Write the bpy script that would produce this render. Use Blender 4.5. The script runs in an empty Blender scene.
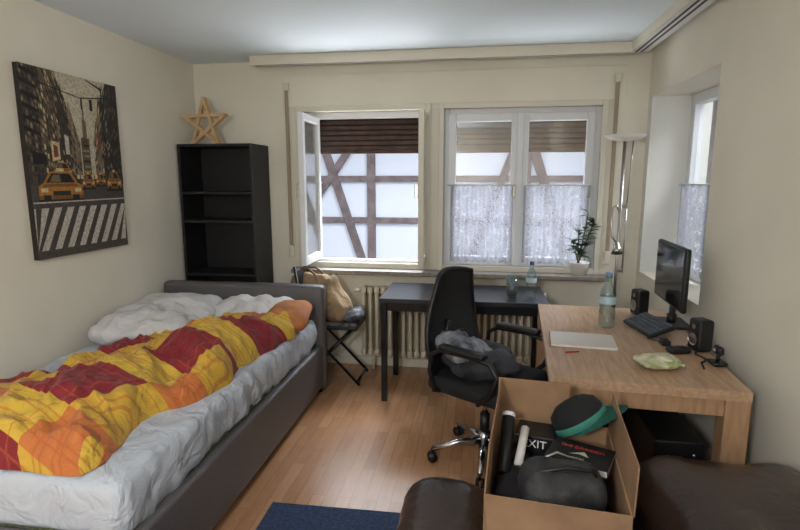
import bpy, bmesh, math, random
from mathutils import Vector, Matrix, Euler, noise
random.seed(4)
S=bpy.context.scene
def lin(c):
    return tuple(((x/255)/12.92 if x/255<=.04045 else ((x/255+.055)/1.055)**2.4) for x in c)+(1,)
# ---------------- materials
def mat(name,col,rough=.6,metal=0,bump=0,bscale=50,var=0,vscale=5,spec=None,col2=None,coat=0,sheen=0,bd=.01,bdis=0):
    m=bpy.data.materials.new(name); m.use_nodes=True
    nt=m.node_tree; p=nt.nodes['Principled BSDF']
    p.inputs['Base Color'].default_value=lin(col); p.inputs['Roughness'].default_value=rough
    p.inputs['Metallic'].default_value=metal
    if spec is not None: p.inputs['Specular IOR Level'].default_value=spec
    if coat: p.inputs['Coat Weight'].default_value=coat
    if sheen: p.inputs['Sheen Weight'].default_value=sheen
    tc=nt.nodes.new('ShaderNodeTexCoord')
    if var or col2:
        n=nt.nodes.new('ShaderNodeTexNoise'); n.inputs['Scale'].default_value=vscale; n.inputs['Detail'].default_value=4
        nt.links.new(tc.outputs['Object'],n.inputs['Vector'])
        mx=nt.nodes.new('ShaderNodeMix'); mx.data_type='RGBA'
        c2=col2 or tuple(max(0,x*(1-var)) for x in col)
        mx.inputs[6].default_value=lin(col); mx.inputs[7].default_value=lin(c2)
        mr=nt.nodes.new('ShaderNodeMapRange'); mr.inputs[1].default_value=.35; mr.inputs[2].default_value=.65
        nt.links.new(n.outputs['Fac'],mr.inputs[0]); nt.links.new(mr.outputs[0],mx.inputs[0])
        nt.links.new(mx.outputs[2],p.inputs['Base Color'])
    if bump:
        n=nt.nodes.new('ShaderNodeTexNoise'); n.inputs['Scale'].default_value=bscale; n.inputs['Detail'].default_value=3; n.inputs['Distortion'].default_value=bdis
        nt.links.new(tc.outputs['Object'],n.inputs['Vector'])
        b=nt.nodes.new('ShaderNodeBump'); b.inputs['Strength'].default_value=bump; b.inputs['Distance'].default_value=bd
        nt.links.new(n.outputs['Fac'],b.inputs['Height']); nt.links.new(b.outputs[0],p.inputs['Normal'])
    return m
def glassmat(name,tint=(255,255,255),gl=.08,rough=.02):
    m=bpy.data.materials.new(name); m.use_nodes=True; nt=m.node_tree; nt.nodes.clear()
    o=nt.nodes.new('ShaderNodeOutputMaterial'); t=nt.nodes.new('ShaderNodeBsdfTransparent'); g=nt.nodes.new('ShaderNodeBsdfGlossy')
    t.inputs[0].default_value=lin(tint); g.inputs['Roughness'].default_value=rough
    lw=nt.nodes.new('ShaderNodeLayerWeight'); lw.inputs[0].default_value=.25
    ml=nt.nodes.new('ShaderNodeMath'); ml.operation='MULTIPLY_ADD'; ml.inputs[1].default_value=.6; ml.inputs[2].default_value=gl; ml.use_clamp=True
    mx=nt.nodes.new('ShaderNodeMixShader')
    nt.links.new(lw.outputs['Facing'],ml.inputs[0]); nt.links.new(ml.outputs[0],mx.inputs[0])
    nt.links.new(t.outputs[0],mx.inputs[1]); nt.links.new(g.outputs[0],mx.inputs[2]); nt.links.new(mx.outputs[0],o.inputs[0])
    return m
def woodmat(name,c1,c2,scale=(1,1,1),rough=.45,coords='Object',bump=.05):
    m=bpy.data.materials.new(name); m.use_nodes=True; nt=m.node_tree; p=nt.nodes['Principled BSDF']
    tc=nt.nodes.new('ShaderNodeTexCoord'); mp=nt.nodes.new('ShaderNodeMapping'); mp.inputs['Scale'].default_value=scale
    n=nt.nodes.new('ShaderNodeTexNoise'); n.inputs['Scale'].default_value=6; n.inputs['Detail'].default_value=6; n.inputs['Distortion'].default_value=.6
    nt.links.new(tc.outputs[coords],mp.inputs[0]); nt.links.new(mp.outputs[0],n.inputs['Vector'])
    r=nt.nodes.new('ShaderNodeValToRGB'); r.color_ramp.elements[0].position=.3; r.color_ramp.elements[1].position=.7
    r.color_ramp.elements[0].color=lin(c1); r.color_ramp.elements[1].color=lin(c2)
    nt.links.new(n.outputs['Fac'],r.inputs[0]); nt.links.new(r.outputs[0],p.inputs['Base Color'])
    p.inputs['Roughness'].default_value=rough
    return m
def floormat():
    m=bpy.data.materials.new('laminate_floor'); m.use_nodes=True; nt=m.node_tree; p=nt.nodes['Principled BSDF']
    tc=nt.nodes.new('ShaderNodeTexCoord'); mp=nt.nodes.new('ShaderNodeMapping'); mp.inputs['Rotation'].default_value=(0,0,math.pi/2)
    nt.links.new(tc.outputs['Object'],mp.inputs[0])
    b=nt.nodes.new('ShaderNodeTexBrick'); b.inputs['Scale'].default_value=1; b.inputs['Brick Width'].default_value=.42; b.inputs['Row Height'].default_value=.065
    b.inputs['Mortar Size'].default_value=.0012; b.inputs['Mortar Smooth'].default_value=.3; b.offset=.37
    b.inputs['Color1'].default_value=lin((188,144,108)); b.inputs['Color2'].default_value=lin((166,122,88)); b.inputs['Mortar'].default_value=lin((138,98,70))
    nt.links.new(mp.outputs[0],b.inputs['Vector'])
    n=nt.nodes.new('ShaderNodeTexNoise'); n.inputs['Scale'].default_value=8; n.inputs['Detail'].default_value=5
    mp2=nt.nodes.new('ShaderNodeMapping'); mp2.inputs['Scale'].default_value=(6,.7,1)
    nt.links.new(tc.outputs['Object'],mp2.inputs[0]); nt.links.new(mp2.outputs[0],n.inputs['Vector'])
    mx=nt.nodes.new('ShaderNodeMix'); mx.data_type='RGBA'; mx.blend_type='MULTIPLY'; mx.inputs[0].default_value=.3
    r=nt.nodes.new('ShaderNodeValToRGB'); r.color_ramp.elements[0].color=(.6,.5,.45,1); r.color_ramp.elements[1].color=(1.1,1.05,1,1)
    r.color_ramp.elements[0].position=.3; r.color_ramp.elements[1].position=.65
    nt.links.new(n.outputs['Fac'],r.inputs[0]); nt.links.new(b.outputs['Color'],mx.inputs[6]); nt.links.new(r.outputs[0],mx.inputs[7])
    nt.links.new(mx.outputs[2],p.inputs['Base Color']); p.inputs['Roughness'].default_value=.24
    return m
def plaidmat():
    m=bpy.data.materials.new('plaid_duvet_fabric'); m.use_nodes=True; nt=m.node_tree; p=nt.nodes['Principled BSDF']
    N=nt.nodes.new; L=nt.links.new
    uv=N('ShaderNodeUVMap'); uv.uv_map='UVMap'
    sp=N('ShaderNodeSeparateXYZ'); L(uv.outputs[0],sp.inputs[0])
    def M(op,a,b=None,c=None):
        n=N('ShaderNodeMath'); n.operation=op
        for i,x in enumerate((a,b,c)):
            if x is None: continue
            if isinstance(x,(int,float)): n.inputs[i].default_value=x
            else: L(x,n.inputs[i])
        return n.outputs[0]
    PR=.50
    u=M('MULTIPLY',sp.outputs[0],1/PR); v=M('MULTIPLY',sp.outputs[1],1/PR)
    fr=M('FRACT',u); gr=M('FRACT',v)
    su=M('LESS_THAN',fr,.60); sv=M('LESS_THAN',gr,.60)
    idx=M('DIVIDE',M('ADD',M('ADD',su,M('MULTIPLY',sv,2)),.5),4)
    r=N('ShaderNodeValToRGB'); r.color_ramp.interpolation='CONSTANT'
    e=r.color_ramp.elements
    e[0].position=0; e[0].color=lin((196,112,52)); e[1].position=.25; e[1].color=lin((210,172,58))
    x=e.new(.5); x.color=lin((206,162,52)); x=e.new(.75); x.color=lin((132,24,34))
    L(idx,r.inputs[0])
    def line(c,w,s): return M('LESS_THAN',M('ABSOLUTE',M('SUBTRACT',s,c)),w)
    tot=None
    for s in (fr,gr):
        for c,w in ((.08,.007),(.52,.007),(.70,.008),(.75,.008),(.85,.008),(.90,.008)):
            l=line(c,w,s); tot=l if tot is None else M('ADD',tot,l)
    li=M('MULTIPLY',M('MINIMUM',tot,1),.5)
    mx=N('ShaderNodeMix'); mx.data_type='RGBA'; L(li,mx.inputs[0]); L(r.outputs[0],mx.inputs[6]); mx.inputs[7].default_value=lin((180,84,42))
    L(mx.outputs[2],p.inputs['Base Color']); p.inputs['Roughness'].default_value=.75; p.inputs['Sheen Weight'].default_value=.1
    tc=N('ShaderNodeTexCoord'); n=N('ShaderNodeTexNoise'); n.inputs['Scale'].default_value=11; n.inputs['Detail'].default_value=3; n.inputs['Distortion'].default_value=1.2; L(tc.outputs['Object'],n.inputs['Vector'])
    b=N('ShaderNodeBump'); b.inputs['Strength'].default_value=.8; b.inputs['Distance'].default_value=.03; L(n.outputs['Fac'],b.inputs['Height']); L(b.outputs[0],p.inputs['Normal'])
    return m
def lacemat():
    m=bpy.data.materials.new('lace_fabric'); m.use_nodes=True; nt=m.node_tree; nt.nodes.clear(); N=nt.nodes.new; L=nt.links.new
    o=N('ShaderNodeOutputMaterial'); t=N('ShaderNodeBsdfTransparent'); d=N('ShaderNodeBsdfDiffuse'); tr=N('ShaderNodeBsdfTranslucent')
    d.inputs[0].default_value=lin((206,206,214)); tr.inputs[0].default_value=lin((150,152,162))
    m1=N('ShaderNodeMixShader'); m1.inputs[0].default_value=.5; L(d.outputs[0],m1.inputs[1]); L(tr.outputs[0],m1.inputs[2])
    uv=N('ShaderNodeUVMap'); uv.uv_map='UVMap'
    v=N('ShaderNodeTexVoronoi'); v.inputs['Scale'].default_value=75; L(uv.outputs[0],v.inputs['Vector'])
    n=N('ShaderNodeTexNoise'); n.inputs['Scale'].default_value=22; L(uv.outputs[0],n.inputs['Vector'])
    a=N('ShaderNodeMath'); a.operation='ADD'; L(v.outputs['Distance'],a.inputs[0]); L(n.outputs['Fac'],a.inputs[1])
    r=N('ShaderNodeMapRange'); r.inputs[1].default_value=.8; r.inputs[2].default_value=1.0; r.inputs[3].default_value=.40; r.inputs[4].default_value=.95
    L(a.outputs[0],r.inputs[0])
    m2=N('ShaderNodeMixShader'); L(r.outputs[0],m2.inputs[0]); L(t.outputs[0],m2.inputs[1]); L(m1.outputs[0],m2.inputs[2]); L(m2.outputs[0],o.inputs[0])
    return m
# ---------------- builder
class B:
    def __init__(s,name): s.name=name; s.bm=bmesh.new(); s.uv=s.bm.loops.layers.uv.new('UVMap'); s.mats=[]
    def mi(s,m):
        if m not in s.mats: s.mats.append(m)
        return s.mats.index(m)
    def merge(s,t,m,smooth=False,mtx=None,setm=True):
        if mtx is not None: bmesh.ops.transform(t,matrix=mtx,verts=t.verts)
        bmesh.ops.recalc_face_normals(t,faces=t.faces) if setm else None
        k=s.mi(m) if m else 0
        for f in t.faces:
            if setm: f.material_index=k
            f.smooth=smooth
        me=bpy.data.meshes.new('t'); t.to_mesh(me); t.free(); s.bm.from_mesh(me); bpy.data.meshes.remove(me)
    def box(s,lo,hi,m,bev=0,rot=None,smooth=False):
        c=[(a+b)/2 for a,b in zip(lo,hi)]; z=[abs(b-a) for a,b in zip(lo,hi)]
        s.ob(c,z,m,bev,rot)
    def ob(s,c,z,m,bev=0,rot=None,seg=2):
        t=bmesh.new(); bmesh.ops.create_cube(t,size=1); bmesh.ops.scale(t,vec=z,verts=t.verts)
        if bev: bmesh.ops.bevel(t,geom=t.edges[:],offset=bev,segments=seg,affect='EDGES',profile=.5)
        M=Matrix.Translation(c)
        if rot is not None: M=M@(rot if isinstance(rot,Matrix) else Euler(rot).to_matrix().to_4x4())
        s.merge(t,m,False,M)
    def cyl(s,p,q,r,m,r2=None,seg=16,smooth=True):
        p=Vector(p);q=Vector(q);d=q-p
        t=bmesh.new(); bmesh.ops.create_cone(t,cap_ends=True,segments=seg,radius1=r,radius2=r if r2 is None else r2,depth=d.length)
        M=Matrix.Translation((p+q)/2)@d.to_track_quat('Z','Y').to_matrix().to_4x4()
        s.merge(t,m,smooth,M)
    def tube(s,pts,r,m,seg=8,closed=False,flat=1.0):
        P=[Vector(p) for p in pts]; n=len(P); R=r if isinstance(r,(list,tuple)) else [r]*n
        t=bmesh.new(); rings=[]; nrm=None
        for i in range(n):
            a=P[(i-1)%n] if (closed or i>0) else P[i]; b=P[(i+1)%n] if (closed or i<n-1) else P[i]
            d=(b-a).normalized()
            if nrm is None: nrm=d.orthogonal().normalized()
            nrm=(nrm-d*nrm.dot(d)).normalized(); bi=d.cross(nrm)
            rings.append([t.verts.new(P[i]+R[i]*(math.cos(k*2*math.pi/seg)*nrm+flat*math.sin(k*2*math.pi/seg)*bi)) for k in range(seg)])
        for i in range(n if closed else n-1):
            a=rings[i]; b=rings[(i+1)%n]
            for k in range(seg): t.faces.new((a[k],a[(k+1)%seg],b[(k+1)%seg],b[k]))
        if not closed: t.faces.new(rings[0]); t.faces.new(rings[-1][::-1])
        s.merge(t,m,True)
    def lathe(s,prof,m,org=(0,0,0),seg=24,mtx=None,ang=2*math.pi):
        t=bmesh.new(); rings=[]
        for (r,z) in prof:
            rings.append([t.verts.new((r*math.cos(k*2*math.pi/seg),r*math.sin(k*2*math.pi/seg),z)) for k in range(seg)])
        for a,b in zip(rings,rings[1:]):
            for k in range(seg): t.faces.new((a[k],a[(k+1)%seg],b[(k+1)%seg],b[k]))
        bmesh.ops.remove_doubles(t,verts=t.verts,dist=1e-5)
        M=Matrix.Translation(org)
        if mtx is not None: M=M@mtx
        s.merge(t,m,True,M)
    def poly(s,vs,fs,m,smooth=False):
        t=bmesh.new(); V=[t.verts.new(v) for v in vs]
        for f in fs: t.faces.new([V[i] for i in f])
        s.merge(t,m,smooth)
    def prism(s,pts,vec,m):
        n=len(pts); v=[Vector(p) for p in pts]; w=[p+Vector(vec) for p in v]
        s.poly(v+w,[list(range(n)),list(range(2*n-1,n-1,-1))]+[[i,(i+1)%n,n+(i+1)%n,n+i] for i in range(n)],m)
    def grid(s,fn,nu,nv,m,uvf=None,thick=0,uvp=None):
        k=s.mi(m); V=[[s.bm.verts.new(fn(i/nu,j/nv)) for j in range(nv+1)] for i in range(nu+1)]
        for i in range(nu):
            for j in range(nv):
                f=s.bm.faces.new((V[i][j],V[i+1][j],V[i+1][j+1],V[i][j+1])); f.material_index=k; f.smooth=True
                for l,(a,b) in zip(f.loops,((i,j),(i+1,j),(i+1,j+1),(i,j+1))):
                    l[s.uv].uv=uvp(V[a][b].co) if uvp else (uvf(a/nu,b/nv) if uvf else (a/nu,b/nv))
        return V
    def rbox(s,c,size,r,m,amp=0,sc=3,step=.05,rot=None,seed=0,pil=0,fn=None,ridg=0):
        """rounded soft box with noise; pil = pillow pinch"""
        hx=[x/2 for x in size]; axes=[]
        for h in hx:
            rr=min(r,h*.98); n=max(1,int((2*h-2*rr)/step))
            a=[-h+rr*i/3 for i in range(3)]+[-h+rr+(2*h-2*rr)*i/n for i in range(n+1)]+[h-rr+rr*(i+1)/3 for i in range(3)]
            axes.append(a)
        t=bmesh.new()
        def side(ax,sg):
            o=[a for a in range(3) if a!=ax]; A=axes[o[0]];C=axes[o[1]]
            G=[]
            for x in A:
                row=[]
                for y in C:
                    p=[0,0,0]; p[ax]=sg*hx[ax]; p[o[0]]=x; p[o[1]]=y; row.append(t.verts.new(p))
                G.append(row)
            for i in range(len(A)-1):
                for j in range(len(C)-1): t.faces.new((G[i][j],G[i+1][j],G[i+1][j+1],G[i][j+1]))
        for ax in range(3):
            side(ax,1); side(ax,-1)
        bmesh.ops.remove_doubles(t,verts=t.verts,dist=1e-5)
        for v in t.verts:
            p=v.co; q=Vector([max(-(h-min(r,h*.98)),min(h-min(r,h*.98),x)) for x,h in zip(p,hx)]); d=p-q
            rr=Vector([min(r,h*.98) for h in hx])
            nd=d.normalized() if d.length>1e-7 else Vector((0,0,0))
            v.co=q+Vector([nd[i]*rr[i] for i in range(3)]) if d.length>1e-7 else p
            if pil:
                fx=abs(v.co.x)/hx[0]; fy=abs(v.co.y)/hx[1]
                v.co.z*= (1-pil*max(fx,fy)**3)*(1-.35*pil*(fx**2+fy**2)/2)
            if amp:
                nn=nd if nd.length>0 else Vector((0,0,1))
                w=noise.fractal((v.co+Vector((seed*7.3,seed*3.1,seed)))*sc,1,2,3)
                if ridg: w=(1-abs(w)*2.2)*ridg+w*(1-ridg)
                v.co+=nn*amp*w
            if fn: v.co=fn(v.co)
        M=Matrix.Translation(c)
        if rot is not None: M=M@Euler(rot).to_matrix().to_4x4()
        s.merge(t,m,True,M)
    def text(s,txt,size,m,mtx):
        cu=bpy.data.curves.new('tx','FONT'); cu.body=txt; cu.size=size; cu.extrude=.0008; cu.align_x='CENTER'; cu.align_y='CENTER'
        o=bpy.data.objects.new('tx',cu); S.collection.objects.link(o); dg=bpy.context.evaluated_depsgraph_get(); dg.update()
        me=bpy.data.meshes.new_from_object(o.evaluated_get(dg)); bpy.data.objects.remove(o)
        t=bmesh.new(); t.from_mesh(me); s.merge(t,m,False,mtx)
    def done(s,loc=(0,0,0),rz=0):
        me=bpy.data.meshes.new(s.name); s.bm.to_mesh(me); s.bm.free()
        for m in s.mats: me.materials.append(m)
        o=bpy.data.objects.new(s.name,me); S.collection.objects.link(o); o.location=loc; o.rotation_euler=(0,0,rz)
        return o
# ---------------- camera
h=1.53; psi=math.radians(8.7); th=math.radians(9.3)
cam=bpy.data.cameras.new('camera'); co=bpy.data.objects.new('camera',cam); S.collection.objects.link(co); S.camera=co
co.location=(0,0,h); co.rotation_euler=(math.pi/2-th,0,psi)
cam.sensor_width=36; cam.lens=36*520/800; cam.clip_start=.05
# ---------------- common materials
M_wall=mat('cream_wall_paint',(230,224,208),.85,bump=.12,bscale=180,var=.03,vscale=2)
M_wallR=mat('cream_reveal_paint',(220,219,212),.85)
M_ceil=mat('ceiling_paint',(218,227,232),.9,bump=.06,bscale=120)
M_white=mat('white_lacquer',(222,224,227),.4)
M_cream=mat('cream_lacquer',(216,210,194),.5)
M_floor=floormat()
M_black=mat('black_plastic',(20,20,22),.45)
M_blackm=mat('black_metal',(18,18,20),.35,metal=.3)
M_shelf=mat('black_brown_wood',(24,21,23),.55,var=.2,vscale=12)
M_chrome=mat('chrome',(200,200,205),.18,metal=1)
M_steel=mat('brushed_steel',(170,168,165),.3,metal=1)
M_glass=glassmat('window_glass')
M_bott=glassmat('bottle_glass',(225,238,240),.10)
XL,XR,YB,YF,H=-2.32,1.18,4.1,-1.7,2.45
# ---------------- room shell
b=B('floor'); b.box((XL-.1,YF-.1,-.1),(XR+.45,YB+.4,0),M_floor); b.done()
b=B('ceiling'); b.box((XL-.1,YF-.1,H),(XR+.45,YB+.4,H+.1),M_ceil); b.done()
b=B('wall_left'); b.box((XL-.1,YF-.1,0),(XL,YB+.35,H),M_wall); b.done()
b=B('wall_front'); b.box((XL,YF-.1,0),(XR+.4,YF,H),M_wall); b.done()
wz0,wz1=.80,2.07; T=.34
b=B('wall_back')
b.box((XL,YB,0),(-1.43,YB+T,H),M_wall); b.box((-1.43,YB,0),(.88,YB+T,wz0),M_wall)
b.box((-1.43,YB,wz1),(.88,YB+T,H),M_wall); b.box((-.40,YB,wz0),(-.30,YB+T,wz1),M_cream); b.box((.88,YB,0),(XR+.4,YB+T,H),M_wall); b.done()
ny0,ny1,nz0,nz1=2.95,4.02,.86,2.11
b=B('wall_right')
b.box((XR,YF,0),(XR+.4,ny0,H),M_wall); b.box((XR,ny0,0),(XR+.4,YB,nz0),M_wall); b.box((XR,ny0,nz1),(XR+.4,YB,H),M_wall)
b.box((XR,ny1,nz0),(XR+.4,YB,nz1),M_wallR); b.done()
b=B('baseboard_back'); b.box((XL,YB-.015,0),(XR,YB,.07),M_cream); b.done()
b=B('baseboard_right'); b.box((XR-.015,YF,0),(XR,YB-.015,.07),M_cream); b.done()
b=B('baseboard_left'); b.box((XL,YF,0),(XL+.015,YB-.015,.07),M_cream); b.done()
# curtain rails
M_slot=mat('rail_slot',(70,66,62),.7)
b=B('trim_1')
b.box((-1.74,3.90,H-.055),(1.0,4.0,H),M_white,.003)
for y in (3.925,3.96): b.box((-1.73,y,H-.0565),(1.0,y+.008,H-.05),M_slot)
b.box((-1.74,3.885,H-.07),(1.0,3.90,H),M_cream,.003)
b.done()
b=B('trim_2')
b.box((1.0,0.2,H-.05),(1.12,4.0,H),M_white,.003)
for x in (1.03,1.065): b.box((x,.2,H-.052),(x+.014,3.98,H-.045),M_slot)
b.box((.985,.2,H-.06),(1.0,4.0,H),M_cream,.003)
b.done()
b=B('trim_3') # shutter box panel
b.box((-1.56,YB-.012,2.10),(1.02,YB,2.34),M_wall,.003); b.done()
b=B('windowsill'); M_sill=mat('stone_sill',(144,137,128),.4,var=.15,vscale=30)
b.box((-1.50,3.96,.785),(.96,YB-.001,.82),M_sill,.006); b.box((-1.42,YB-.001,.8),(.87,YB+.10,.82),M_sill); b.done()
M_strap=mat('strap_beige',(158,142,120),.7)
for i,x in enumerate((-1.53,.955)):
    b=B('shutter_strap'); b.box((x-.014,YB-.03,.98),(x+.014,YB-.02,2.25),M_strap,.002)
    b.box((x-.022,YB-.045,2.22),(x+.022,YB-.014,2.28),M_cream,.005); b.box((x-.022,YB-.04,.9),(x+.022,YB-.001,1.0),M_cream,.008); b.done()
# windows
def casement(b,w,z0,z1,mtx,mid=None,fw=.05,d=.04,m=None):
    m=m or M_white
    def bx(lo,hi,m,bev=.004):
        c=Vector([(a+q)/2 for a,q in zip(lo,hi)]); z=[abs(q-a) for a,q in zip(lo,hi)]
        R=mtx.to_3x3().to_4x4(); b.ob(mtx@c,z,m,bev,R)
    bx((0,-d/2,z0),(fw,d/2,z1),m); bx((w-fw,-d/2,z0),(w,d/2,z1),m)
    bx((fw,-d/2,z0),(w-fw,d/2,z0+fw+.01),m); bx((fw,-d/2,z1-fw),(w-fw,d/2,z1),m)
    bx((fw,-.003,z0+fw),(w-fw,.003,z1-fw),M_glass,0)
    bx((w-fw*.7,-d/2-.03,(z0+z1)/2-.05),(w-fw*.3,-d/2,(z0+z1)/2+.05),M_steel)
def frame(b,x0,x1,y0,y1,z0,z1,fw,m):
    b.box((x0,y0,z0),(x0+fw,y1,z1),m,.004); b.box((x1-fw,y0,z0),(x1,y1,z1),m,.004)
    b.box((x0+fw,y0,z0),(x1-fw,y1,z0+fw),m,.004); b.box((x0+fw,y0,z1-fw),(x1-fw,y1,z1),m,.004)
b=B('window_1')
frame(b,-1.43,-.40,4.22,4.29,.82,wz1,.05,M_white)
b.box((-1.38,4.22,.87),(-1.345,4.29,2.02),M_white,.003)
frame(b,-1.47,-.385,YB-.02,YB,.82,wz1+.035,.045,M_cream)
a=math.radians(-89); casement(b,.45,.88,2.02,Matrix.Translation((-1.325,4.215,0))@Matrix.Rotation(a,4,'Z'))
a=math.radians(-88); casement(b,.44,.88,2.02,Matrix.Translation((-.44,4.215,0))@Matrix.Rotation(a,4,'Z'),m=M_cream)
b.done()
b=B('window_2')
frame(b,-.30,.88,4.17,4.24,.82,wz1,.05,M_white)
frame(b,-.325,.905,YB-.02,YB,.82,wz1+.035,.04,M_cream)
casement(b,.54,.86,2.03,Matrix.Translation((-.255,4.165,0)),None,.06)
casement(b,.54,.86,2.03,Matrix.Translation((.295,4.165,0)),None,.06)
b.box((.265,4.12,.86),(.315,4.16,2.03),M_white,.004)
b.done()
b=B('window_3')
def bx3(y0,y1,z0,z1,x0=1.44,x1=1.5,m=M_white): b.box((x0,y0,z0),(x1,y1,z1),m,.003 if m is M_white else 0)
bx3(ny0,ny0+.07,nz0,nz1); bx3(ny1-.07,ny1,nz0,nz1); bx3(ny0+.07,ny1-.07,nz0,nz0+.07); bx3(ny0+.07,ny1-.07,nz1-.07,nz1)
bx3(3.45,3.53,nz0+.07,nz1-.07); bx3(ny0+.07,3.45,nz0+.07,nz1-.07,1.468,1.474,M_glass); bx3(3.53,ny1-.07,nz0+.07,nz1-.07,1.468,1.474,M_glass)
b.done()
# roller shutters (partially lowered)
M_sh=mat('shutter_wood',(82,58,48),.7,var=.25,vscale=10); M_sh2=mat('shutter_gap',(30,22,20),.8)
def shutter(x0,x1,z0,z1):
    b=B('roller_shutter'); z=z1
    while z>z0:
        b.ob(((x0+x1)/2,4.385,z-.02),(x1-x0,.014,.033),M_sh,.005); z-=.042
    b.box((x0,4.39,z+.006),(x1,4.394,z1),M_sh2)
    b.ob(((x0+x1)/2,4.385,z-.01),(x1-x0,.02,.03),M_sh,.004); b.done()
shutter(-1.425,-.405,1.79,2.066); shutter(-.295,.875,1.80,2.066)
# lace curtains
M_lace=lacemat()
def lace(x0,x1,y,z0,z1,ax=0,nm='lace_curtain'):
    b=B(nm)
    def fn(u,v):
        a=x0+(x1-x0)*u; d=.010*math.sin(u*46)+.004*math.sin(u*23+1)
        z=z0+(z1-z0)*v
        if v<.02: z+=.012*abs(math.sin(u*34))
        return (a,y+d,z) if ax==0 else (y+d,a,z)
    b.grid(fn,120,20,M_lace,lambda u,v:(u*(x1-x0)*1.6,v*(z1-z0)))
    if ax==0: b.cyl((x0-.02,y,z1),(x1+.02,y,z1),.006,M_white)
    else: b.cyl((y,x0-.02,z1),(y,x1+.02,z1),.006,M_white)
    b.done()
lace(-.23,.25,4.118,.88,1.49); lace(.33,.81,4.118,.88,1.49)
lace(3.0,3.98,1.40,.9,1.5,1)
# neighbouring half timbered house
M_plas=mat('plaster_white',(164,168,180),.9,bump=.2,bscale=30); M_beam=mat('timber_beam',(92,80,82),.8,var=.25,vscale=8)
b=B('half_timbered_house'); FY=9.0
b.box((-8,FY,-2),(8,FY+.2,4.6),M_plas)
def beam(x0,z0,x1,z1,w=.15,k=0):
    d=Vector((x1-x0,0,z1-z0)); L=d.length; a=math.atan2(d.z,d.x)
    b.ob(((x0+x1)/2,FY-.02-k*.004,(z0+z1)/2),(L,.06,w),M_beam,.005,(0,-a,0))
for z in (-.9,.83,1.55,2.25,4.4): beam(-8,z,8,z,.10)
for x in (-6,-4.4,-1.88,-.6,.75,1.9,3.6,5.5): beam(x,-2,x,4.6,.14,1)
for i,q in enumerate(((-2.75,2.2,-1.95,-.2,.14),(-2.15,2.2,-3.2,.75,.12),(-4.2,2.2,-3,-.8),(.8,2.2,1.8,-.8),(-.5,-.8,.6,2.2,.12),(4,2.2,5,-.8))): beam(*(q+(.15,))[:5],k=2+i)
b.done()
b=B('ground_outside'); b.box((-15,4.5,-2.2),(15,9.2,-2.0),mat('cobble',(150,146,140),.9)); b.done()
# ---------------- left wall picture
b=B('canvas_picture')
x=XL+.03
cs={k:mat('print_'+k,v,.6,var=.22,vscale=70) for k,v in dict(edge=(40,34,30),bg=(112,98,76),sky=(208,196,170),bl=(42,36,31),bl2=(74,64,52),bl3=(126,110,86),road=(78,72,66),wh=(206,198,184),tx=(184,126,46),tx2=(136,88,32),dk=(20,18,18),lt=(226,206,156),win=(160,142,112),mid=(98,84,66),red=(130,62,50),gr=(56,50,46)).items()}
b.box((XL,2.39,1.11),(x,3.10,2.11),cs['edge'],.002)
lay=[0]
def P(pts,c):
    pts=[(min(1,max(0,s)),min(1,max(0,t))) for s,t in pts]
    ar=abs(sum(pts[i][0]*pts[(i+1)%len(pts)][1]-pts[(i+1)%len(pts)][0]*pts[i][1] for i in range(len(pts))))/2
    if ar<1e-5: return
    lay[0]+=1; xx=x+.0002+.000006*lay[0]
    b.poly([(xx,2.39+.71*s,1.11+1.0*t) for s,t in pts],[list(range(len(pts)))],cs[c])
def R(s0,t0,s1,t1,c): P([(s0,t0),(s1,t0),(s1,t1),(s0,t1)],c)
R(0,0,1,1,'bg'); R(.3,.42,.9,1,'sky'); R(0,0,1,.43,'road')
rr=random.Random(2)
VP=(.60,.44)
def face(s0,s1,tops,cols,base,nx,nz,dens):
    def pt(f,g):
        s=s0+(s1-s0)*f; k=(VP[0]-s)/(VP[0]-s0) if s0!=VP[0] else 1
        top=VP[1]+(tops-VP[1])*abs(k); return (s,VP[1]-.03+(top-VP[1]+.03)*g)
    P([pt(0,0),pt(1,0),pt(1,1),pt(0,1)],base)
    for i in range(nx):
        f0=i/nx; f1=(i+.62)/nx
        for j in range(nz):
            if rr.random()>dens: continue
            g0=(j+.15)/nz; g1=(j+.75)/nz
            if pt(f0,g0)[1]>1: continue
            P([pt(f0,g0),pt(f1,g0),pt(f1,g1),pt(f0,g1)],rr.choice(cols))
face(0,.17,2.1,['dk','bl','win','bl3'],'bl2',6,34,.9)
face(.16,.32,1.5,['win','lt','bl3','bl'],'mid',7,26,.9)
face(.31,.43,1.05,['bl','bl2','win'],'gr',5,16,.85)
face(.42,.52,.86,['win','bl'],'bl3',4,9,.8)
face(1,.86,1.7,['bl2','dk','mid'],'bl',5,26,.8)
face(.87,.76,1.15,['bl2','win','dk'],'gr',5,18,.85)
face(.77,.67,.92,['win','bl','lt'],'bl3',4,11,.8)
R(.53,.44,.62,.66,'mid'); R(.555,.66,.60,.76,'bl3'); R(.57,.76,.582,.84,'gr')
for i in range(6): R(.54+.01*(i%2),.46+i*.03,.61,.473+i*.03,rr.choice(['lt','bl','win']))
for t in (.60,.66,.72,.78,.84,.90): P([(.0,t+.07),(.14,t+.045),(.14,t+.062),(.0,t+.092)],'dk')
P([(.22,.52),(.30,.53),(.30,.62),(.22,.63)],'lt'); P([(.24,.54),(.28,.545),(.28,.60),(.24,.61)],'red')
P([(.04,.50),(.17,.50),(.17,.55),(.04,.57)],'dk'); P([(.36,.56),(.40,.56),(.40,.66),(.36,.67)],'wh'); R(.64,.55,.68,.62,'wh'); R(.72,.60,.75,.70,'red')
P([(.56,.88),(1,.92),(1,.925),(.56,.887)],'dk'); P([(.15,.92),(.56,.88),(.56,.885),(.15,.926)],'dk'); R(.66,.82,.69,.885,'dk'); R(.56,.82,.58,.882,'gr')
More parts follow.
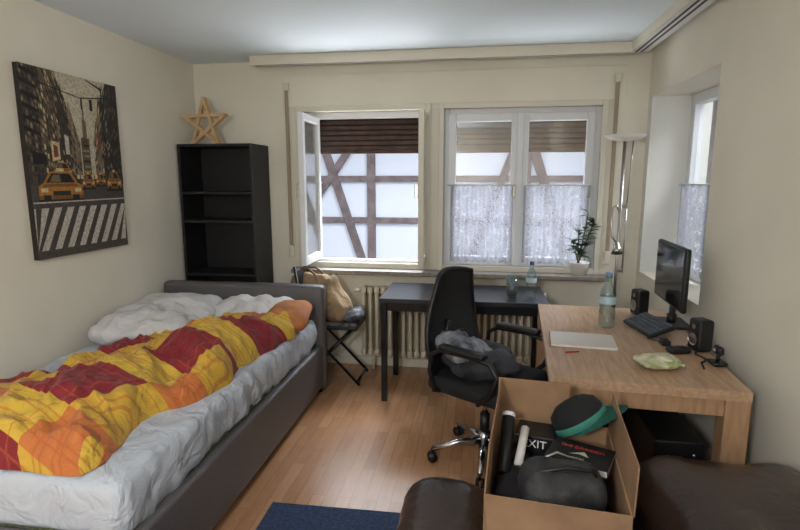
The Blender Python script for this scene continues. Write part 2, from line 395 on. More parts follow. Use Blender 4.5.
R(.80,.42,.812,.97,'dk'); P([(.80,.95),(.64,.99),(.64,.996),(.80,.963)],'dk'); R(.205,.42,.212,.88,'dk')
R(0,.395,1,.445,'gr')
for i in range(26): 
    s=rr.uniform(0,.98); R(s,.40,s+.012,.40+rr.uniform(.03,.055),rr.choice(['dk','bl','bl2','mid']))
for s in (.45,.49,.53,.57,.61,.65,.69): R(s,.425,s+.028,.447,rr.choice(['lt','tx','bl','win']))
def taxi(s,t,w,hh):
    P([(s-.01,t-hh*.14),(s+w+.01,t-hh*.14),(s+w,t+hh*.1),(s,t+hh*.1)],'dk')
    P([(s,t),(s+w,t),(s+w,t+hh*.5),(s+w*.88,t+hh*.6),(s+w*.74,t+hh),(s+w*.27,t+hh),(s+w*.12,t+hh*.6),(s,t+hh*.45)],'tx')
    P([(s+w*.17,t+hh*.6),(s+w*.82,t+hh*.6),(s+w*.7,t+hh*.93),(s+w*.3,t+hh*.93)],'dk'); P([(s+w*.25,t+hh*.63),(s+w*.5,t+hh*.63),(s+w*.48,t+hh*.88),(s+w*.33,t+hh*.88)],'bl3')
    R(s,t,s+w,t+hh*.14,'tx2'); R(s+w*.3,t+hh*.14,s+w*.7,t+hh*.30,'bl'); R(s+w*.1,t-hh*.12,s+w*.25,t+hh*.16,'dk'); R(s+w*.74,t-hh*.12,s+w*.9,t+hh*.16,'dk'); R(s+w*.42,t+hh,s+w*.58,t+hh*1.12,'lt')
    R(s+w*.05,t+hh*.26,s+w*.2,t+hh*.4,'lt'); R(s+w*.8,t+hh*.26,s+w*.95,t+hh*.4,'lt'); P([(s+w*.1,t+hh*.45),(s+w*.9,t+hh*.45),(s+w*.86,t+hh*.56),(s+w*.14,t+hh*.56)],'tx2')
taxi(.22,.435,.18,.08); taxi(.06,.315,.44,.15); taxi(.50,.375,.14,.08); taxi(.66,.39,.11,.065); taxi(.79,.365,.18,.105)
for i in range(10):
    s=-.22+i*.125
    P([(s,.045),(s+.065,.045),(s+.065+.17,.27),(s+.125+.04,.27)],'wh')
P([(0,.295),(1,.30),(1,.307),(0,.303)],'wh')
b.done()
# ---------------- bookshelf
b=B('bookshelf'); x0,x1,y0,y1,z1=-2.30,-1.70,3.76,4.08,1.80
b.box((x0,y0,0),(x0+.02,y1,z1),M_shelf,.001); b.box((x1-.02,y0,0),(x1,y1,z1),M_shelf,.001); b.box((x0+.02,y1-.008,0),(x1-.02,y1,z1),M_shelf)
for z in (.04,.42,.78,1.20,1.42,1.78): b.box((x0+.02,y0+.002,z),(x1-.02,y1-.008,z+.02),M_shelf,.001)
b.box((x0+.02,y0+.01,0),(x1-.02,y0+.025,.04),M_shelf)
b.done()
b=B('star_decoration'); M_star=woodmat('star_wood',(184,150,108),(212,182,138),(1,1,1))
R1=.185
for yy,ro in ((0,0),(.03,0)):
    pt=[(R1*math.sin(k*2*math.pi/5),.158+R1*math.cos(k*2*math.pi/5)) for k in range(5)]
    for k in range(5):
        a=pt[k];c=pt[(k+2)%5]
        d=Vector((c[0]-a[0],0,c[1]-a[1])); an=math.atan2(d.z,d.x)
        b.ob(((a[0]+c[0])/2,yy+.001*k,(a[1]+c[1])/2),(d.length+.02,.010,.024),M_star,.002,(0,-an,0))
for p in pt: b.cyl((p[0],-.004,p[1]),(p[0],.035,p[1]),.009,M_star)
b.done((-2.11,3.84,1.80),math.radians(-5))
# ---------------- bed
M_bed=mat('grey_faux_leather',(92,89,90),.42,bump=.25,bscale=90)
M_sheet=mat('white_sheet',(190,196,206),.8,bump=.9,bscale=8,bd=.03,bdis=1.2)
M_matt=mat('mattress_border',(120,128,96),.8,col2=(84,80,60),vscale=120)
BX0,BX1,BY0,BY1=-2.30,-1.09,1.36,3.46
b=B('bed')
b.rbox(((BX0+BX1)/2,3.51,.405),(1.23,.10,.77),.03,M_bed,.003,4,.12)
b.rbox((BX1-.03,2.42,.205),(.06,2.12,.31),.02,M_bed,.002,4,.12)
b.rbox((BX0+.03,2.42,.205),(.06,2.12,.31),.02,M_bed,0,4,.12)
b.rbox(((BX0+BX1)/2,1.34,.215),(1.23,.07,.33),.02,M_bed,0,4,.12)
for px in (BX0+.05,BX1-.05):
    for py in (1.38,3.50): b.box((px-.03,py-.03,0),(px+.03,py+.03,.06),M_black,.003)
b.box((BX0+.06,1.38,.2),(BX1-.06,3.46,.24),M_black)
b.rbox(((BX0+BX1)/2-.02,2.415,.35),(1.14,2.05,.2),.05,M_matt,.0,3,.08)
def rg(x,y,z): return 1-2.4*abs(noise.noise(Vector((x,y,z))))
def shf(p):
    q=p.copy()
    side=max(0,min(1,(q.x-.45)/.12))
    q.x+= side*(.014*rg(q.y*7+q.z*3,q.z*2,0)+.010*rg(q.y*15,q.z*4,2)-.01) 
    if q.z>.08: q.z+=.008*rg(q.x*3+q.y*5,q.y*2-q.x*5,3)+.006*rg(q.x*9+q.y*4,q.y*9-q.x*3,7)
    if q.z<-.08: q.z+=.03*noise.noise((q.y*5,q.x,0))
    return q
b.rbox(((BX0+BX1)/2-.01,2.415,.455),(1.16,2.08,.205),.05,M_sheet,.006,5,.022,seed=2,ridg=.4,fn=shf)
b.done()
ztop=.562
M_pil=mat('pillow_white',(208,206,206),.85,bump=.9,bscale=7,bd=.03,bdis=1.3); M_ora=mat('pillow_orange',(196,124,74),.8,bump=.2,bscale=18,var=.2,vscale=10)
b=B('pillow'); b.rbox((-1.99,2.97,.655),(.54,.74,.20),.09,M_pil,.045,4.5,.02,(0.02,.0,.15),1,.55,ridg=.7); b.done()
b=B('pillow'); b.rbox((-1.52,3.26,.645),(.52,.34,.16),.075,M_pil,.035,6,.02,(.15,0,-.12),3,.5,ridg=.7); b.done()
b=B('pillow'); b.rbox((-1.235,3.20,.645),(.28,.40,.16),.07,M_ora,.012,4,.03,(.1,0,.2),5,.5); b.done()
# duvet
b=B('plaid_duvet'); M_pl=plaidmat()
def lerp(t,ks):
    for (a,va),(c,vc) in zip(ks,ks[1:]):
        if t<=c: 
            f=(t-a)/(c-a); f=f*f*(3-2*f); return va+(vc-va)*f
    return ks[-1][1]
def duv(u,v):
    y=1.40+1.64*u+.10*v*u
    xl=lerp(u,[(0,-2.10),(.3,-2.02),(.6,-1.94),(.85,-1.82),(1,-1.66)])
    xr=lerp(u,[(0,-1.28),(.12,-1.28),(.22,-1.32),(.42,-1.18),(.6,-1.20),(.8,-1.15),(.92,-1.12),(1,-1.22)])
    xl+=.05*noise.noise((u*7,1,0)); xr+=.04*noise.noise((u*9,5,0))
    xx=xl+(xr-xl)*v
    y+=.06*noise.noise((v*4,7,u))
    e=min(1,min(v,1-v)/.12); e2=min(1,min(u,1-u)/.06)
    e=math.sqrt(max(0,1-(1-e)**2)); e2=math.sqrt(max(0,1-(1-e2)**2))
    p=Vector((xx,y,0))
    n1=noise.fractal(p*2.6,1,2,3)
    hh=.07+.04*n1+.030*rg(xx*3.6+y*2.6,y*2.6-xx*1.5,3.1)+.020*rg(xx*7+y*5,y*7-xx*3,9.1)+.010*rg(xx*15+y*7,y*15-xx*6,5.1)+.05*math.exp(-((v-.6)/.22)**2)
    hh+=.03*math.exp(-((u-.55)/.25)**2)
    z=ztop+.012+max(.02,hh)*e*e2
    if e*e2<.01: z=ztop+.004
    return (xx,y,z)
def duvuv(p):
    a=.32; X=p.x+2.3+.4*p.z+.03*noise.noise(p*2.5); Y=p.y+.3*p.z+.03*noise.noise(p*2.2+Vector((9,2,4)))
    return (X*math.cos(a)-Y*math.sin(a)+4.30,X*math.sin(a)+Y*math.cos(a)+.44)
b.grid(duv,190,110,M_pl,uvp=duvuv)
b.done()
# ---------------- radiator
M_rad=mat('radiator_enamel',(206,196,174),.4)
b=B('radiator'); n=27; rx0,rx1=-.93,.52
for i in range(n):
    xx=rx0+(rx1-rx0)*(i+.5)/n
    for yy in (3.975,4.03): b.tube([(xx,yy,.13),(xx,yy,.15),(xx,yy,.66),(xx,yy,.68)],[.008,.016,.016,.008],M_rad,8)
    b.rbox((xx,4.0,.66),(.045,.10,.06),.02,M_rad,0,1,.03); b.rbox((xx,4.0,.15),(.045,.10,.06),.02,M_rad,0,1,.03)
b.cyl((rx1,4.0,.15),(rx1+.05,4.0,.15),.012,M_rad); b.cyl((rx1+.05,4.0,.15),(rx1+.05,4.0,0),.01,M_rad); b.cyl((rx0-.06,4.0,.66),(rx0,4.0,.66),.02,M_white)
b.cyl((rx0+.1,4.0,0),(rx0+.1,4.0,.15),.015,M_rad); b.cyl((rx1-.1,4.0,0),(rx1-.1,4.0,.15),.015,M_rad)
b.done()
# ---------------- black table
M_tab=mat('black_tabletop',(40,42,52),.28)
b=B('black_table'); tx0,tx1,ty0,ty1=-.66,.46,3.37,3.93
b.box((tx0,ty0,.71),(tx1,ty1,.74),M_tab,.003)
for px in (tx0+.03,tx1-.03):
    for py in (ty0+.03,ty1-.03): b.box((px-.02,py-.02,0),(px+.02,py+.02,.71),M_blackm,.003)
b.box((tx0+.05,ty0+.02,.65),(tx1-.05,ty0+.04,.71),M_blackm); b.box((tx0+.05,ty1-.04,.65),(tx1-.05,ty1-.02,.71),M_blackm)
b.box((tx0+.02,ty0+.05,.65),(tx0+.04,ty1-.05,.71),M_blackm); b.box((tx1-.04,ty0+.05,.65),(tx1-.02,ty1-.05,.71),M_blackm)
b.done()
def bottle(name,loc,hh,r,capc):
    b=B(name); k=hh
    b.lathe([(0,.004),(r*.8,0),(r,.01),(r,.30*k),(r*.94,.36*k),(r,.42*k),(r,.60*k),(r*.8,.70*k),(r*.42,.80*k),(r*.36,.86*k),(r*.36,.93*k),(0,.93*k)],M_bott)
    b.lathe([(0,.91*k),(r*.42,.91*k),(r*.42,k),(0,k)],mat(name+'_cap',capc,.4))
    b.lathe([(r*1.01,.44*k),(r*1.015,.45*k),(r*1.015,.56*k),(r*1.01,.57*k)],mat(name+'_label',(176,196,206),.5))
    b.done(loc)
bottle('water_bottle',(.355,3.54,.74),.25,.036,(60,80,120)); bottle('water_bottle',(.69,2.86,.745),.30,.042,(110,134,160))
b=B('drinking_glass'); b.lathe([(0,0),(.032,0),(.036,.01),(.040,.15),(.037,.15),(.033,.015),(0,.012)],M_bott); b.lathe([(0,.016),(.033,.016),(.036,.09),(0,.09)],glassmat('water',(215,225,228),.05)); b.done((.23,3.55,.74))
# ---------------- wooden desk
M_desk=woodmat('beech_butcher_block',(166,131,102),(192,160,130),(9,1,9),.38)
M_desk2=woodmat('beech_leg',(152,116,86),(178,143,110),(8,8,1),.45)
b=B('wooden_desk'); dx,dy=.37,.645
nb=9
for i in range(nb):
    xa=-dx+2*dx*i/nb; b.box((xa,-dy,.70),(xa+2*dx/nb-.0006,dy,.74),M_desk)
b.box((-dx+.02,-dy+.015,.63),(dx-.02,-dy+.04,.70),M_desk2); b.box((-dx+.02,dy-.04,.63),(dx-.02,dy-.015,.70),M_desk2)
b.box((-dx+.015,-dy+.05,.63),(-dx+.04,dy-.05,.70),M_desk2); b.box((dx-.04,-dy+.05,.63),(dx-.015,dy-.05,.70),M_desk2)
for sx in (-1,1):
    for sy in (-1,1): b.ob((sx*(dx-.045),sy*(dy-.045),.35),(.088,.088,.70),M_desk2,.003)
b.done((.71,2.70,0),math.radians(-4))
DZ=.741
b=B('computer_monitor'); M_scr=mat('screen_glass',(14,18,26),.12,coat=.3)
b.rbox((0,0,.285),(.03,.50,.33),.012,M_black,0,1,.1); b.box((-.0165,-.238,.135),(-.015,.238,.436),M_scr)
b.box((.012,-.03,.03),(.03,.03,.28),M_black,.004); b.rbox((.02,0,.009),(.16,.22,.016),.007,M_black,0,1,.05); b.cyl((.02,0,.01),(.02,0,.06),.025,M_black)
b.done((1.04,2.98,DZ),math.radians(-3))
def speaker(loc,hh):
    b=B('desktop_speaker'); b.rbox((0,0,hh/2+.004),(.075,.085,hh),.015,M_black,0,1,.03)
    b.lathe([(0,.004),(.02,.002),(.03,0),(.032,.003)],M_steel,(-.038,0,hh*.42),mtx=Matrix.Rotation(-math.pi/2,4,'Y')); b.lathe([(0,.003),(.012,0)],M_steel,(-.038,0,hh*.8),mtx=Matrix.Rotation(-math.pi/2,4,'Y'))
    b.done(loc,math.radians(15))
speaker((.945,3.17,DZ),.15); speaker((1.03,2.52,DZ),.15)
b=B('keyboard')
ty=math.radians(-20); Mt=Matrix.Rotation(ty,4,'Y'); M_key=mat('keys_grey',(74,80,92),.45)
b.rbox((0,0,.03),(.14,.30,.018),.006,M_black,0,1,.05,(0,ty,0))
for i in range(5):
    for j in range(11): b.ob(Mt@Vector((-.052+i*.026,-.13+j*.026,.011))+Vector((0,0,.03)),(.021,.021,.006),M_key,.002,(0,ty,0))
b.done((.895,2.83,DZ+.004),math.radians(10))
b=B('computer_mouse'); b.rbox((0,0,.016),(.10,.058,.03),.014,M_black,0,1,.02); b.box((.02,-.002,.028),(.04,.002,.034),M_steel); b.done((.92,2.47,DZ),.2)
b=B('webcam'); b.rbox((0,0,.01),(.06,.07,.018),.008,M_black,0,1,.03); b.cyl((0,0,.02),(0,0,.05),.008,M_black); b.rbox((0,0,.065),(.03,.06,.04),.014,M_black,0,1,.03); b.cyl((-.014,0,.066),(-.022,0,.066),.01,M_steel); b.done((1.03,2.33,DZ))
b=B('desk_cable'); b.tube([(0,0,.004),(.02,.08,.004),(.06,.12,.004),(.04,.2,.004),(.08,.27,.004),(.05,.33,.004)],.004,M_black,6); b.done((.95,2.26,DZ))
b=B('charging_cable'); b.tube([(0,0,.004),(-.05,.06,.004),(-.03,.14,.004),(.03,.17,.004),(.02,.26,.004),(.07,.34,.004)],.0035,mat('cable_grey',(60,60,64),.5),6); b.rbox((-.0,-.03,.014),(.04,.06,.026),.006,M_black,0,1,.02); b.done((.90,2.62,DZ))
b=B('notebook'); M_pap=mat('paper',(208,203,196),.7); b.ob((0,0,.006),(.22,.30,.010),M_pap,.001); b.ob((0,0,.0125),(.222,.302,.002),mat('notebook_cover',(208,201,194),.4),.0005); b.ob((0,.153,.006),(.222,.004,.012),mat('notebook_spine',(150,110,80),.5)); b.done((.515,2.58,DZ),math.radians(84))
b=B('red_pen'); b.cyl((-.035,0,.005),(.03,0,.005),.004,mat('red_pen_plastic',(160,40,34),.5),seg=8); b.cyl((.03,0,.005),(.042,0,.005),.004,M_steel,.001,8); b.done((.44,2.40,DZ),.3)
b=B('snack_packet'); M_sn=mat('snack_foil',(222,214,192),.35,col2=(140,156,96),vscale=22)
b.rbox((0,0,.026),(.17,.12,.05),.02,M_sn,.014,14,.010,None,2,.7,ridg=.5); b.ob((0.02,-.03,.046),(.06,.04,.004),mat('snack_label',(240,236,220),.5),.001,(.1,.1,.3)); b.done((.77,2.26,DZ),.25)
# computer tower
b=B('computer_tower'); b.rbox((0,0,.225),(.20,.44,.43),.01,M_black,0,1,.2); b.box((-.08,-.222,.30),(.08,-.219,.34),M_steel); b.box((-.085,-.222,.04),(.085,-.2195,.26),mat('tower_mesh',(40,40,44),.6)); b.cyl((.06,-.223,.38),(.06,-.218,.38),.008,M_steel)
for sx in (-.07,.07):
    for sy in (-.18,.18): b.cyl((sx,sy,0),(sx,sy,.014),.015,M_black)
b.done((.86,2.42,0))
b=B('drawer_cabinet'); b.box((-.17,-.28,0.03),(.17,.28,.58),M_shelf,.004)
for i in range(3): b.box((-.182,-.27,.05+i*.178),(-.17,.27,.215+i*.178),M_shelf,.003); b.cyl((-.195,-.05,.14+i*.178),(-.195,.05,.14+i*.178),.005,M_steel); 
b.box((-.15,-.25,0),(.15,.25,.03),M_black); b.done((.80,2.98,0),math.radians(-4))
# ---------------- floor lamp
b=B('floor_lamp')
b.lathe([(0,0),(.13,0),(.13,.012),(.03,.028),(.012,.03),(0,.03)],M_steel)
b.cyl((0,0,.02),(0,0,1.80),.011,M_steel); b.cyl((.04,0,1.35),(.055,0,1.79),.005,M_steel); b.cyl((.04,0,.9),(.04,0,1.35),.005,M_steel); b.ob((.017,0,.9),(.06,.02,.025),M_steel,.005); b.ob((.017,0,1.35),(.06,.02,.025),M_steel,.005)
b.lathe([(0,1.785),(.05,1.79),(.10,1.80),(.135,1.825),(.132,1.83),(.095,1.81),(0,1.80)],mat('lamp_bowl_glass',(226,222,212),.35))
pts=[(0,0,1.30),(-.03,-.02,1.36),(-.06,-.04,1.34),(-.07,-.06,1.26),(-.06,-.07,1.15),(-.03,-.08,1.10)]
b.tube(pts,.007,M_steel); b.lathe([(.012,0),(.02,.01),(.028,.05),(.040,.08),(.036,.08),(0,.03)],M_steel,(-.03,-.08,1.11),mtx=Matrix.Rotation(math.radians(155),4,'X'))
b.done((.96,3.80,0))
# ---------------- plant
b=B('potted_plant'); M_pot=mat('white_pot',(226,224,220),.35); M_leaf=mat('leaf_green',(84,122,70),.5,var=.35,vscale=14); M_stem=mat('stem',(96,80,52),.7)
b.lathe([(0,0),(.05,0),(.072,.09),(.075,.10),(.066,.10),(.06,.088),(0,.085)],M_pot); b.lathe([(0,.087),(.06,.087)],mat('soil',(60,44,34),.9))
rp=random.Random(7)
def leaf(p,d,L,w):
    d=Vector(d).normalized(); s=d.cross(Vector((0,0,1))); s=s.normalized() if s.length>.1 else Vector((1,0,0)); nrm=s.cross(d); V=[];p=Vector(p)
    for i in range(6):
        f=i/5; ww=w*math.sin(math.pi*min(.98,f*.95+.04)); c=p+d*L*f-Vector((0,0,1))*L*.35*f*f
        V+= [c-s*ww+nrm*ww*.25,c,c+s*ww+nrm*ww*.25]
    F=[]
    for i in range(5):
        a=i*3; F+=[(a,a+1,a+4,a+3),(a+1,a+2,a+5,a+4)]
    b.poly(V,F,M_leaf,True)
for st in range(5):
    x0=rp.uniform(-.02,.02); x1=x0+(-.05,.0,.05,.10,.02)[st]; hh=(.18,.26,.38,.32,.14)[st]
    pts=[(x0+(x1-x0)*t,rp.uniform(-.01,.01),.085+hh*t) for t in (0,.3,.6,.8,1)]
    b.tube(pts,.004,M_stem,6)
    for k in range(12):
        t=.3+.7*k/11; p=(x0+(x1-x0)*t,0,.085+hh*t); an=rp.uniform(0,6.28)
        leaf(p,(math.cos(an),-abs(math.sin(an))*.5,rp.uniform(.2,.9)),rp.uniform(.06,.10),rp.uniform(.024,.036))
b.done((.75,4.03,.82))
# ---------------- folding chair + bag
b=B('folding_chair')
M_cush=mat('patterned_cushion',(120,120,122),.8,col2=(36,36,40),vscale=40)
b.rbox((0,0,.45),(.46,.34,.03),.012,M_black,0,1,.06); b.rbox((.02,0,.475),(.42,.33,.03),.014,M_cush,.003,8,.04)
for sy in (-.15,.15):
    b.tube([(-.24,sy,.90),(-.17,sy,.44),(.24,sy,.012)],.011,M_blackm); b.tube([(.20,sy*.9,.45),(-.22,sy*.9,.012)],.011,M_blackm)
b.cyl((.22,-.15,.03),(.22,.15,.03),.009,M_blackm); b.cyl((-.20,-.14,.03),(-.20,.14,.03),.009,M_blackm); b.rbox((-.225,0,.80),(.02,.30,.14),.009,M_black,0,1,.06,(0,-.15,0))
b.done((-1.10,3.76,0))
b=B('grey_scarf'); b.rbox((0,0,.04),(.18,.28,.06),.03,mat('scarf_grey',(120,122,128),.9,col2=(50,52,58),vscale=18,bump=.6,bscale=20),.03,8,.015,None,8,.3,ridg=.6); b.done((-.955,3.74,.495),.2)
b=B('handbag'); M_bag=mat('tan_fabric',(170,144,110),.85,bump=.7,bscale=14,bd=.02,bdis=1,var=.2,vscale=8); M_bag2=mat('brown_leather_trim',(104,74,50),.6)
def bagf(p):
    k=1-.45*max(0,p.z/.15); return Vector((p.x*(1-.14*max(0,p.z/.15))-.26*p.z-.02*math.sin(p.z*20),p.y*k,p.z))
b.rbox((0,0,.17),(.42,.19,.32),.045,M_bag,.018,9,.016,None,4,fn=bagf,ridg=.5)
b.rbox((.035,0,.03),(.41,.195,.06),.03,M_bag2,.004,6,.04)
b.tube([(.11,-.098,.06),(.08,-.10,.16),(.04,-.085,.24)],.010,M_bag2,8); b.tube([(-.06,-.098,.06),(-.09,-.10,.16),(-.12,-.085,.24)],.010,M_bag2,8)
for sy in (-.045,.045): b.tube([(-.15,sy*1.6,.24),(-.17,sy*1.3,.31),(-.13,sy,.37),(-.07,sy,.375),(-.01,sy,.34),(.04,sy*1.3,.28),(.10,sy*1.6,.18)],.009,M_bag2)
b.cyl((-.17,0,.32),(.06,0,.32),.006,M_bag2)
b.done((-1.19,3.74,.492),math.radians(-20))
# ---------------- office chair  (local: faces +Y)
b=B('office_chair'); M_mesh=mat('chair_mesh',(20,20,22),.7,bump=.4,bscale=300); M_fab=mat('chair_fabric',(24,24,27),.85,bump=.3,bscale=200)
for k in range(5):
    a=k*2*math.pi/5+.5; ex,ey=.29*math.cos(a),.29*math.sin(a)
    b.tube([(0.02*math.cos(a),.02*math.sin(a),.115),(ex*.5,ey*.5,.105),(ex,ey,.075)],[.026,.02,.014],M_chrome,8)
    b.cyl((ex,ey,.08),(ex,ey,.045),.008,M_black)
    n=Vector((-math.sin(a),math.cos(a),0))
    for sgn in (-1,1):
        c=Vector((ex,ey,.028))+n*.013*sgn; b.cyl(c-n*.008,c+n*.008,.027,M_black)
b.cyl((0,0,.07),(0,0,.17),.034,M_chrome); b.cyl((0,0,.15),(0,0,.27),.027,M_black); b.cyl((0,0,.25),(0,0,.41),.015,M_chrome)
b.ob((0,0,.415),(.18,.22,.03),M_black,.008)
b.rbox((0,.02,.465),(.50,.48,.09),.04,M_fab,.004,5,.04)
b.tube([(0,-.12,.42),(0,-.25,.43),(0,-.29,.50),(0,-.275,.62),(0,-.26,.75)],.016,M_blackm)
def bk(u,v):
    w=.235*(1-.28*v**2.2)*(.90+.10*math.sin(math.pi*min(1,v*1.1+.1))); xx=(2*u-1)*w
    z=.50+.52*v+.02*(1-(2*u-1)**2)*v; y=-.225-.07*v-.05*math.sin(v*math.pi*.9+.5)+.05*(2*u-1)**2+.03
    return Vector((xx,y,z))
def sgrid(fn,off,nu,nv,m):
    b.grid(lambda u,v:fn(u,v),nu,nv,m); b.grid(lambda u,v:fn(u,v)+Vector((0,-off,0)),nu,nv,m)
sgrid(bk,.012,14,16,M_mesh)
rim=[bk(0,v/12) for v in range(13)]+[bk(u/8,1) for u in range(1,9)]+[bk(1,1-v/12) for v in range(1,13)]+[bk(1-u/8,0) for u in range(1,8)]
b.tube([p+Vector((0,-.006,0)) for p in rim],.014,M_black,8,True)
b.tube([bk(.2,.3),bk(.5,.3)+Vector((0,-.03,0)),bk(.8,.3)],.014,M_black)
for sx in (-1,1):
    X=sx*.275
    b.tube([(sx*.2,-.12,.43),(X,-.14,.45),(X,-.17,.55),(X,-.16,.64),(X,-.10,.675),(X,.08,.68),(X,.19,.665),(X,.235,.61),(X,.20,.52),(X,.13,.45),(sx*.2,.10,.43)],.014,M_black,10)
    b.rbox((X,.03,.695),(.06,.27,.03),.014,M_black,0,1,.04)
b.done((.055,2.72,0),math.radians(-123))
b=B('grey_jacket'); M_jk=mat('jacket_grey',(70,72,78),.85,col2=(32,33,38),vscale=9,bump=.5,bscale=30)
b.rbox((0,0,.07),(.36,.34,.13),.06,M_jk,.035,6,.018,None,3,.4,ridg=.6)
b.rbox((-.10,-.02,.15),(.24,.24,.11),.04,mat('jacket_lining',(140,144,152),.8,col2=(52,56,66),vscale=16),.04,8,.018,(.2,.3,.4),6,.4,ridg=.6)
b.done((.02,2.70,.51),.3)
# ---------------- rug
b=B('blue_rug'); M_rug=mat('blue_wool',(62,82,118),.95,bump=.8,bscale=260,var=.3,vscale=60); b.ob((0,0,.008),(.70,1.6,.014),M_rug,.004)
b.done((-.58,1.355,0),math.radians(1))
# ---------------- leather sofa
M_lea=mat('dark_brown_leather',(54,40,37),.28,bump=.45,bscale=8,var=.25,vscale=6,bd=.02,bdis=1.5,coat=.2)
b=B('leather_sofa')
b.box((-.10,.50,.05),(1.10,1.75,.22),M_lea,.02)
b.rbox((.28,1.27,.27),(.58,1.30,.19),.08,M_lea,.008,4,.05,seed=1)
b.rbox((-.085,1.16,.305),(.29,1.08,.44),.095,M_lea,.016,5,.03,seed=2,ridg=.4)
b.rbox((.86,1.32,.325),(.60,1.20,.48),.13,M_lea,.025,3,.03,seed=3,ridg=.4)
b.rbox((.49,.42,.42),(1.36,.26,.74),.12,M_lea,.01,4,.06,seed=4)
for px in (-.05,1.05):
    for py in (.55,1.6): b.cyl((px,py,0),(px,py,.08),.025,M_black)
b.done()
# ---------------- cardboard box
BZ=.372; BC=(.258,1.64)
M_card=mat('cardboard',(168,132,98),.85,var=.12,vscale=7); M_cardi=mat('cardboard_inner',(156,121,90),.85,var=.15,vscale=7)
b=B('cardboard_box'); w,d,hh=.200,.265,.26; t=.005
b.box((-w,-d,0),(w,d,t),M_card)
b.box((-w,-d,t),(-w+t,d,hh),M_card); b.box((w-t,-d,t),(w,d,hh),M_card); b.box((-w+t,-d,t),(w-t,-d+t,hh),M_card); b.box((-w+t,d-t,t),(w-t,d,hh),M_card)
def flap(p0,p1,out,L,sk=.02):
    p0=Vector(p0);p1=Vector(p1);o=Vector(out).normalized()*L; e=(p1-p0).normalized()
    n=e.cross(o).normalized()*.004
    b.prism([p0,p1,p1+o-e*sk,p0+o+e*sk],n,M_cardi)
flap((-w,-d,hh),(-w,d,hh),(.06,0,1),.155,.01)
flap((w,-d,hh),(w,d,hh),(.04,0,1),.14,.01)
flap((-w,d,hh),(w*.3,d,hh),(0,.12,1),.15,.0)
flap((-w,-d,hh),(w,-d,hh),(0,-.75,-.2),.16,.03)
b.done((BC[0],BC[1],BZ),math.radians(-6))
def inbox(loc): 
    R=Matrix.Rotation(math.radians(-6),4,'Z'); v=R@Vector(loc); return (v.x+BC[0],v.y+BC[1],v.z+BZ)
b=B('black_backpack'); b.rbox((0,0,.11),(.34,.44,.21),.08,M_fab,.030,6,.02,seed=3,ridg=.4); b.tube([(-.1,-.08,.21),(-.05,-.04,.245),(.05,-.02,.245),(.1,.02,.21)],.01,M_black); b.cyl((-.12,-.11,.20),(.12,-.12,.20),.004,M_steel); b.done(inbox((-.005,-.01,.008)),math.radians(-6))
b=B('camera_bag'); M_gb=mat('grey_bag_fabric',(58,58,60),.8,col2=(22,22,24),vscale=14,bump=.5,bscale=60)
b.rbox((0,0,.06),(.24,.15,.12),.055,M_gb,.02,8,.015,(.1,.15,0),9,0,ridg=.4); b.tube([(-.11,-.02,.06),(-.08,-.03,.125),(0,-.035,.14),(.08,-.03,.125),(.11,-.02,.06)],.007,M_black,6); b.tube([(-.10,.05,.10),(0,.06,.135),(.10,.05,.10)],.004,M_steel,6)
b.done(inbox((.02,-.165,.20)),.15)
b=B('book'); b.ob((0,0,.012),(.19,.14,.022),M_pap,.001); b.ob((0,0,.0245),(.195,.145,.003),M_black,.001); b.ob((0,0,.0015),(.195,.145,.003),M_black,.001); 
mr=mat('book_red',(180,60,50),.5); mw=mat('book_print',(190,186,170),.5); b.text('THE DRAGON',.022,mr,Matrix.Translation((0,.03,.0265))); b.text('novel',.018,mw,Matrix.Translation((0,-.04,.0265)))
b.prism([(-.03,-.02,.0262),(.0,-.01,.0262),(.03,-.02,.0262),(.01,.01,.0262)],(0,0,.0005),mw)
b.done(inbox((.085,.02,.25)),-.40)
b=B('card_game_box'); b.ob((0,0,.03),(.13,.12,.055),M_black,.002); b.text('EXIT',.04,mat('print_white',(230,230,225),.5),Matrix.Translation((0,-.0605,.03))@Matrix.Rotation(math.pi/2,4,'X')); b.done(inbox((-.055,.15,.22)),-.2)
b=B('poster_tube'); b.cyl((0,0,0),(.02,.16,.12),.022,M_black); b.cyl((.02,.16,.12),(.0215,.17,.13),.0225,M_white); b.done(inbox((-.155,-.06,.215)))
b=B('paper_roll'); b.cyl((0,0,0),(.03,.12,.07),.014,M_pap); b.done(inbox((-.11,-.06,.25)))
b=B('baseball_cap'); M_teal=mat('teal_fabric',(52,122,108),.8); M_Rt=Matrix.Rotation(math.radians(-35),4,'X'); M_cap=mat('cap_fabric',(24,25,28),.95)
b.lathe([(.095,0),(.098,.03),(.088,.06),(.06,.08),(.02,.088),(0,.089)],M_cap,mtx=M_Rt); b.lathe([(.098,-.002),(.103,.0),(.103,.022),(.099,.024)],M_teal,mtx=M_Rt)
t=bmesh.new(); V=[M_Rt@Vector((.1*math.cos(a),-.1*math.sin(a)*(1.0),.004)) for a in [math.pi*i/10 for i in range(11)]]; W=[M_Rt@Vector((.1*math.cos(a)*1.02,-.1*math.sin(a)*1.75,-.012)) for a in [math.pi*i/10 for i in range(11)]]
vv=[t.verts.new(x) for x in V+W]
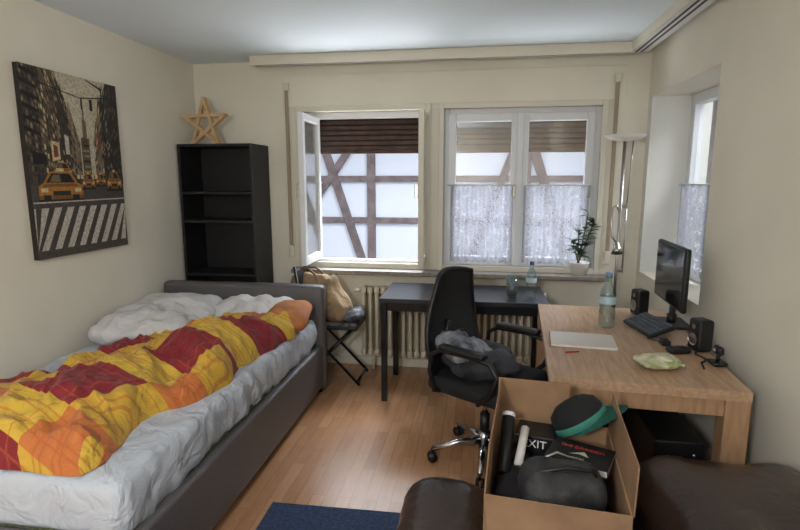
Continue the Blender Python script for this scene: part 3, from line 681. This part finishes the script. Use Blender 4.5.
for i in range(10): t.faces.new((vv[i],vv[i+1],vv[12+i],vv[11+i]))
bmesh.ops.solidify(t,geom=t.faces[:],thickness=.004); b.merge(t,M_teal,True)
b.done(inbox((.10,.20,.30)),1.2)
# ---------------- unseen pendant added behind camera to brighten ceiling and walls
LX,LY,LZ=-.6,-.7,1.85
b=B('added_fill_pendant'); b.cyl((0,0,-.03),(0,0,0),.06,M_white); b.cyl((0,0,LZ+.20-H),(0,0,-.03),.005,M_black); b.lathe([(.02,.20),(.05,.19),(.05,.165),(.02,.16)],M_white,(0,0,LZ-H)); b.done((LX,LY,H))
pl=bpy.data.lights.new('added_fill_light','POINT'); pl.energy=98; pl.shadow_soft_size=.15; pl.color=(.98,.985,1); po=bpy.data.objects.new('added_fill_light',pl); S.collection.objects.link(po); po.location=(LX,LY,LZ)
def area(name,loc,tgt,sx,sy,pw,col):
    l=bpy.data.lights.new(name,'AREA'); l.shape='RECTANGLE'; l.size=sx; l.size_y=sy; l.energy=pw; l.color=col
    o=bpy.data.objects.new(name,l); S.collection.objects.link(o); o.location=loc; o.rotation_euler=(Vector(tgt)-Vector(loc)).to_track_quat('-Z','Y').to_euler()
area('sky_light_back',(-.3,6.2,4.3),(-.4,3.2,.6),5,2.2,1250,(.88,.94,1))
area('added_bounce_fill',(-.3,6.6,-1.3),(-.4,2.6,2.2),5,1.6,380,(.93,.96,1))  # unseen lamp added low outside to brighten the ceiling, standing in for ground bounce
area('sky_light_right',(3.2,3.5,3.9),(.9,3.4,.9),2.0,1.4,360,(.90,.95,1))
sun=bpy.data.lights.new('sun','SUN'); sun.energy=1.3; sun.angle=.3; so=bpy.data.objects.new('sun',sun); S.collection.objects.link(so); so.rotation_euler=Vector((.25,1,-.75)).to_track_quat('-Z','Y').to_euler()
w=bpy.data.worlds.new('sky'); S.world=w; w.use_nodes=True; w.node_tree.nodes['Background'].inputs[0].default_value=(.82,.9,1,1); w.node_tree.nodes['Background'].inputs[1].default_value=.9
S.view_settings.view_transform='Standard'
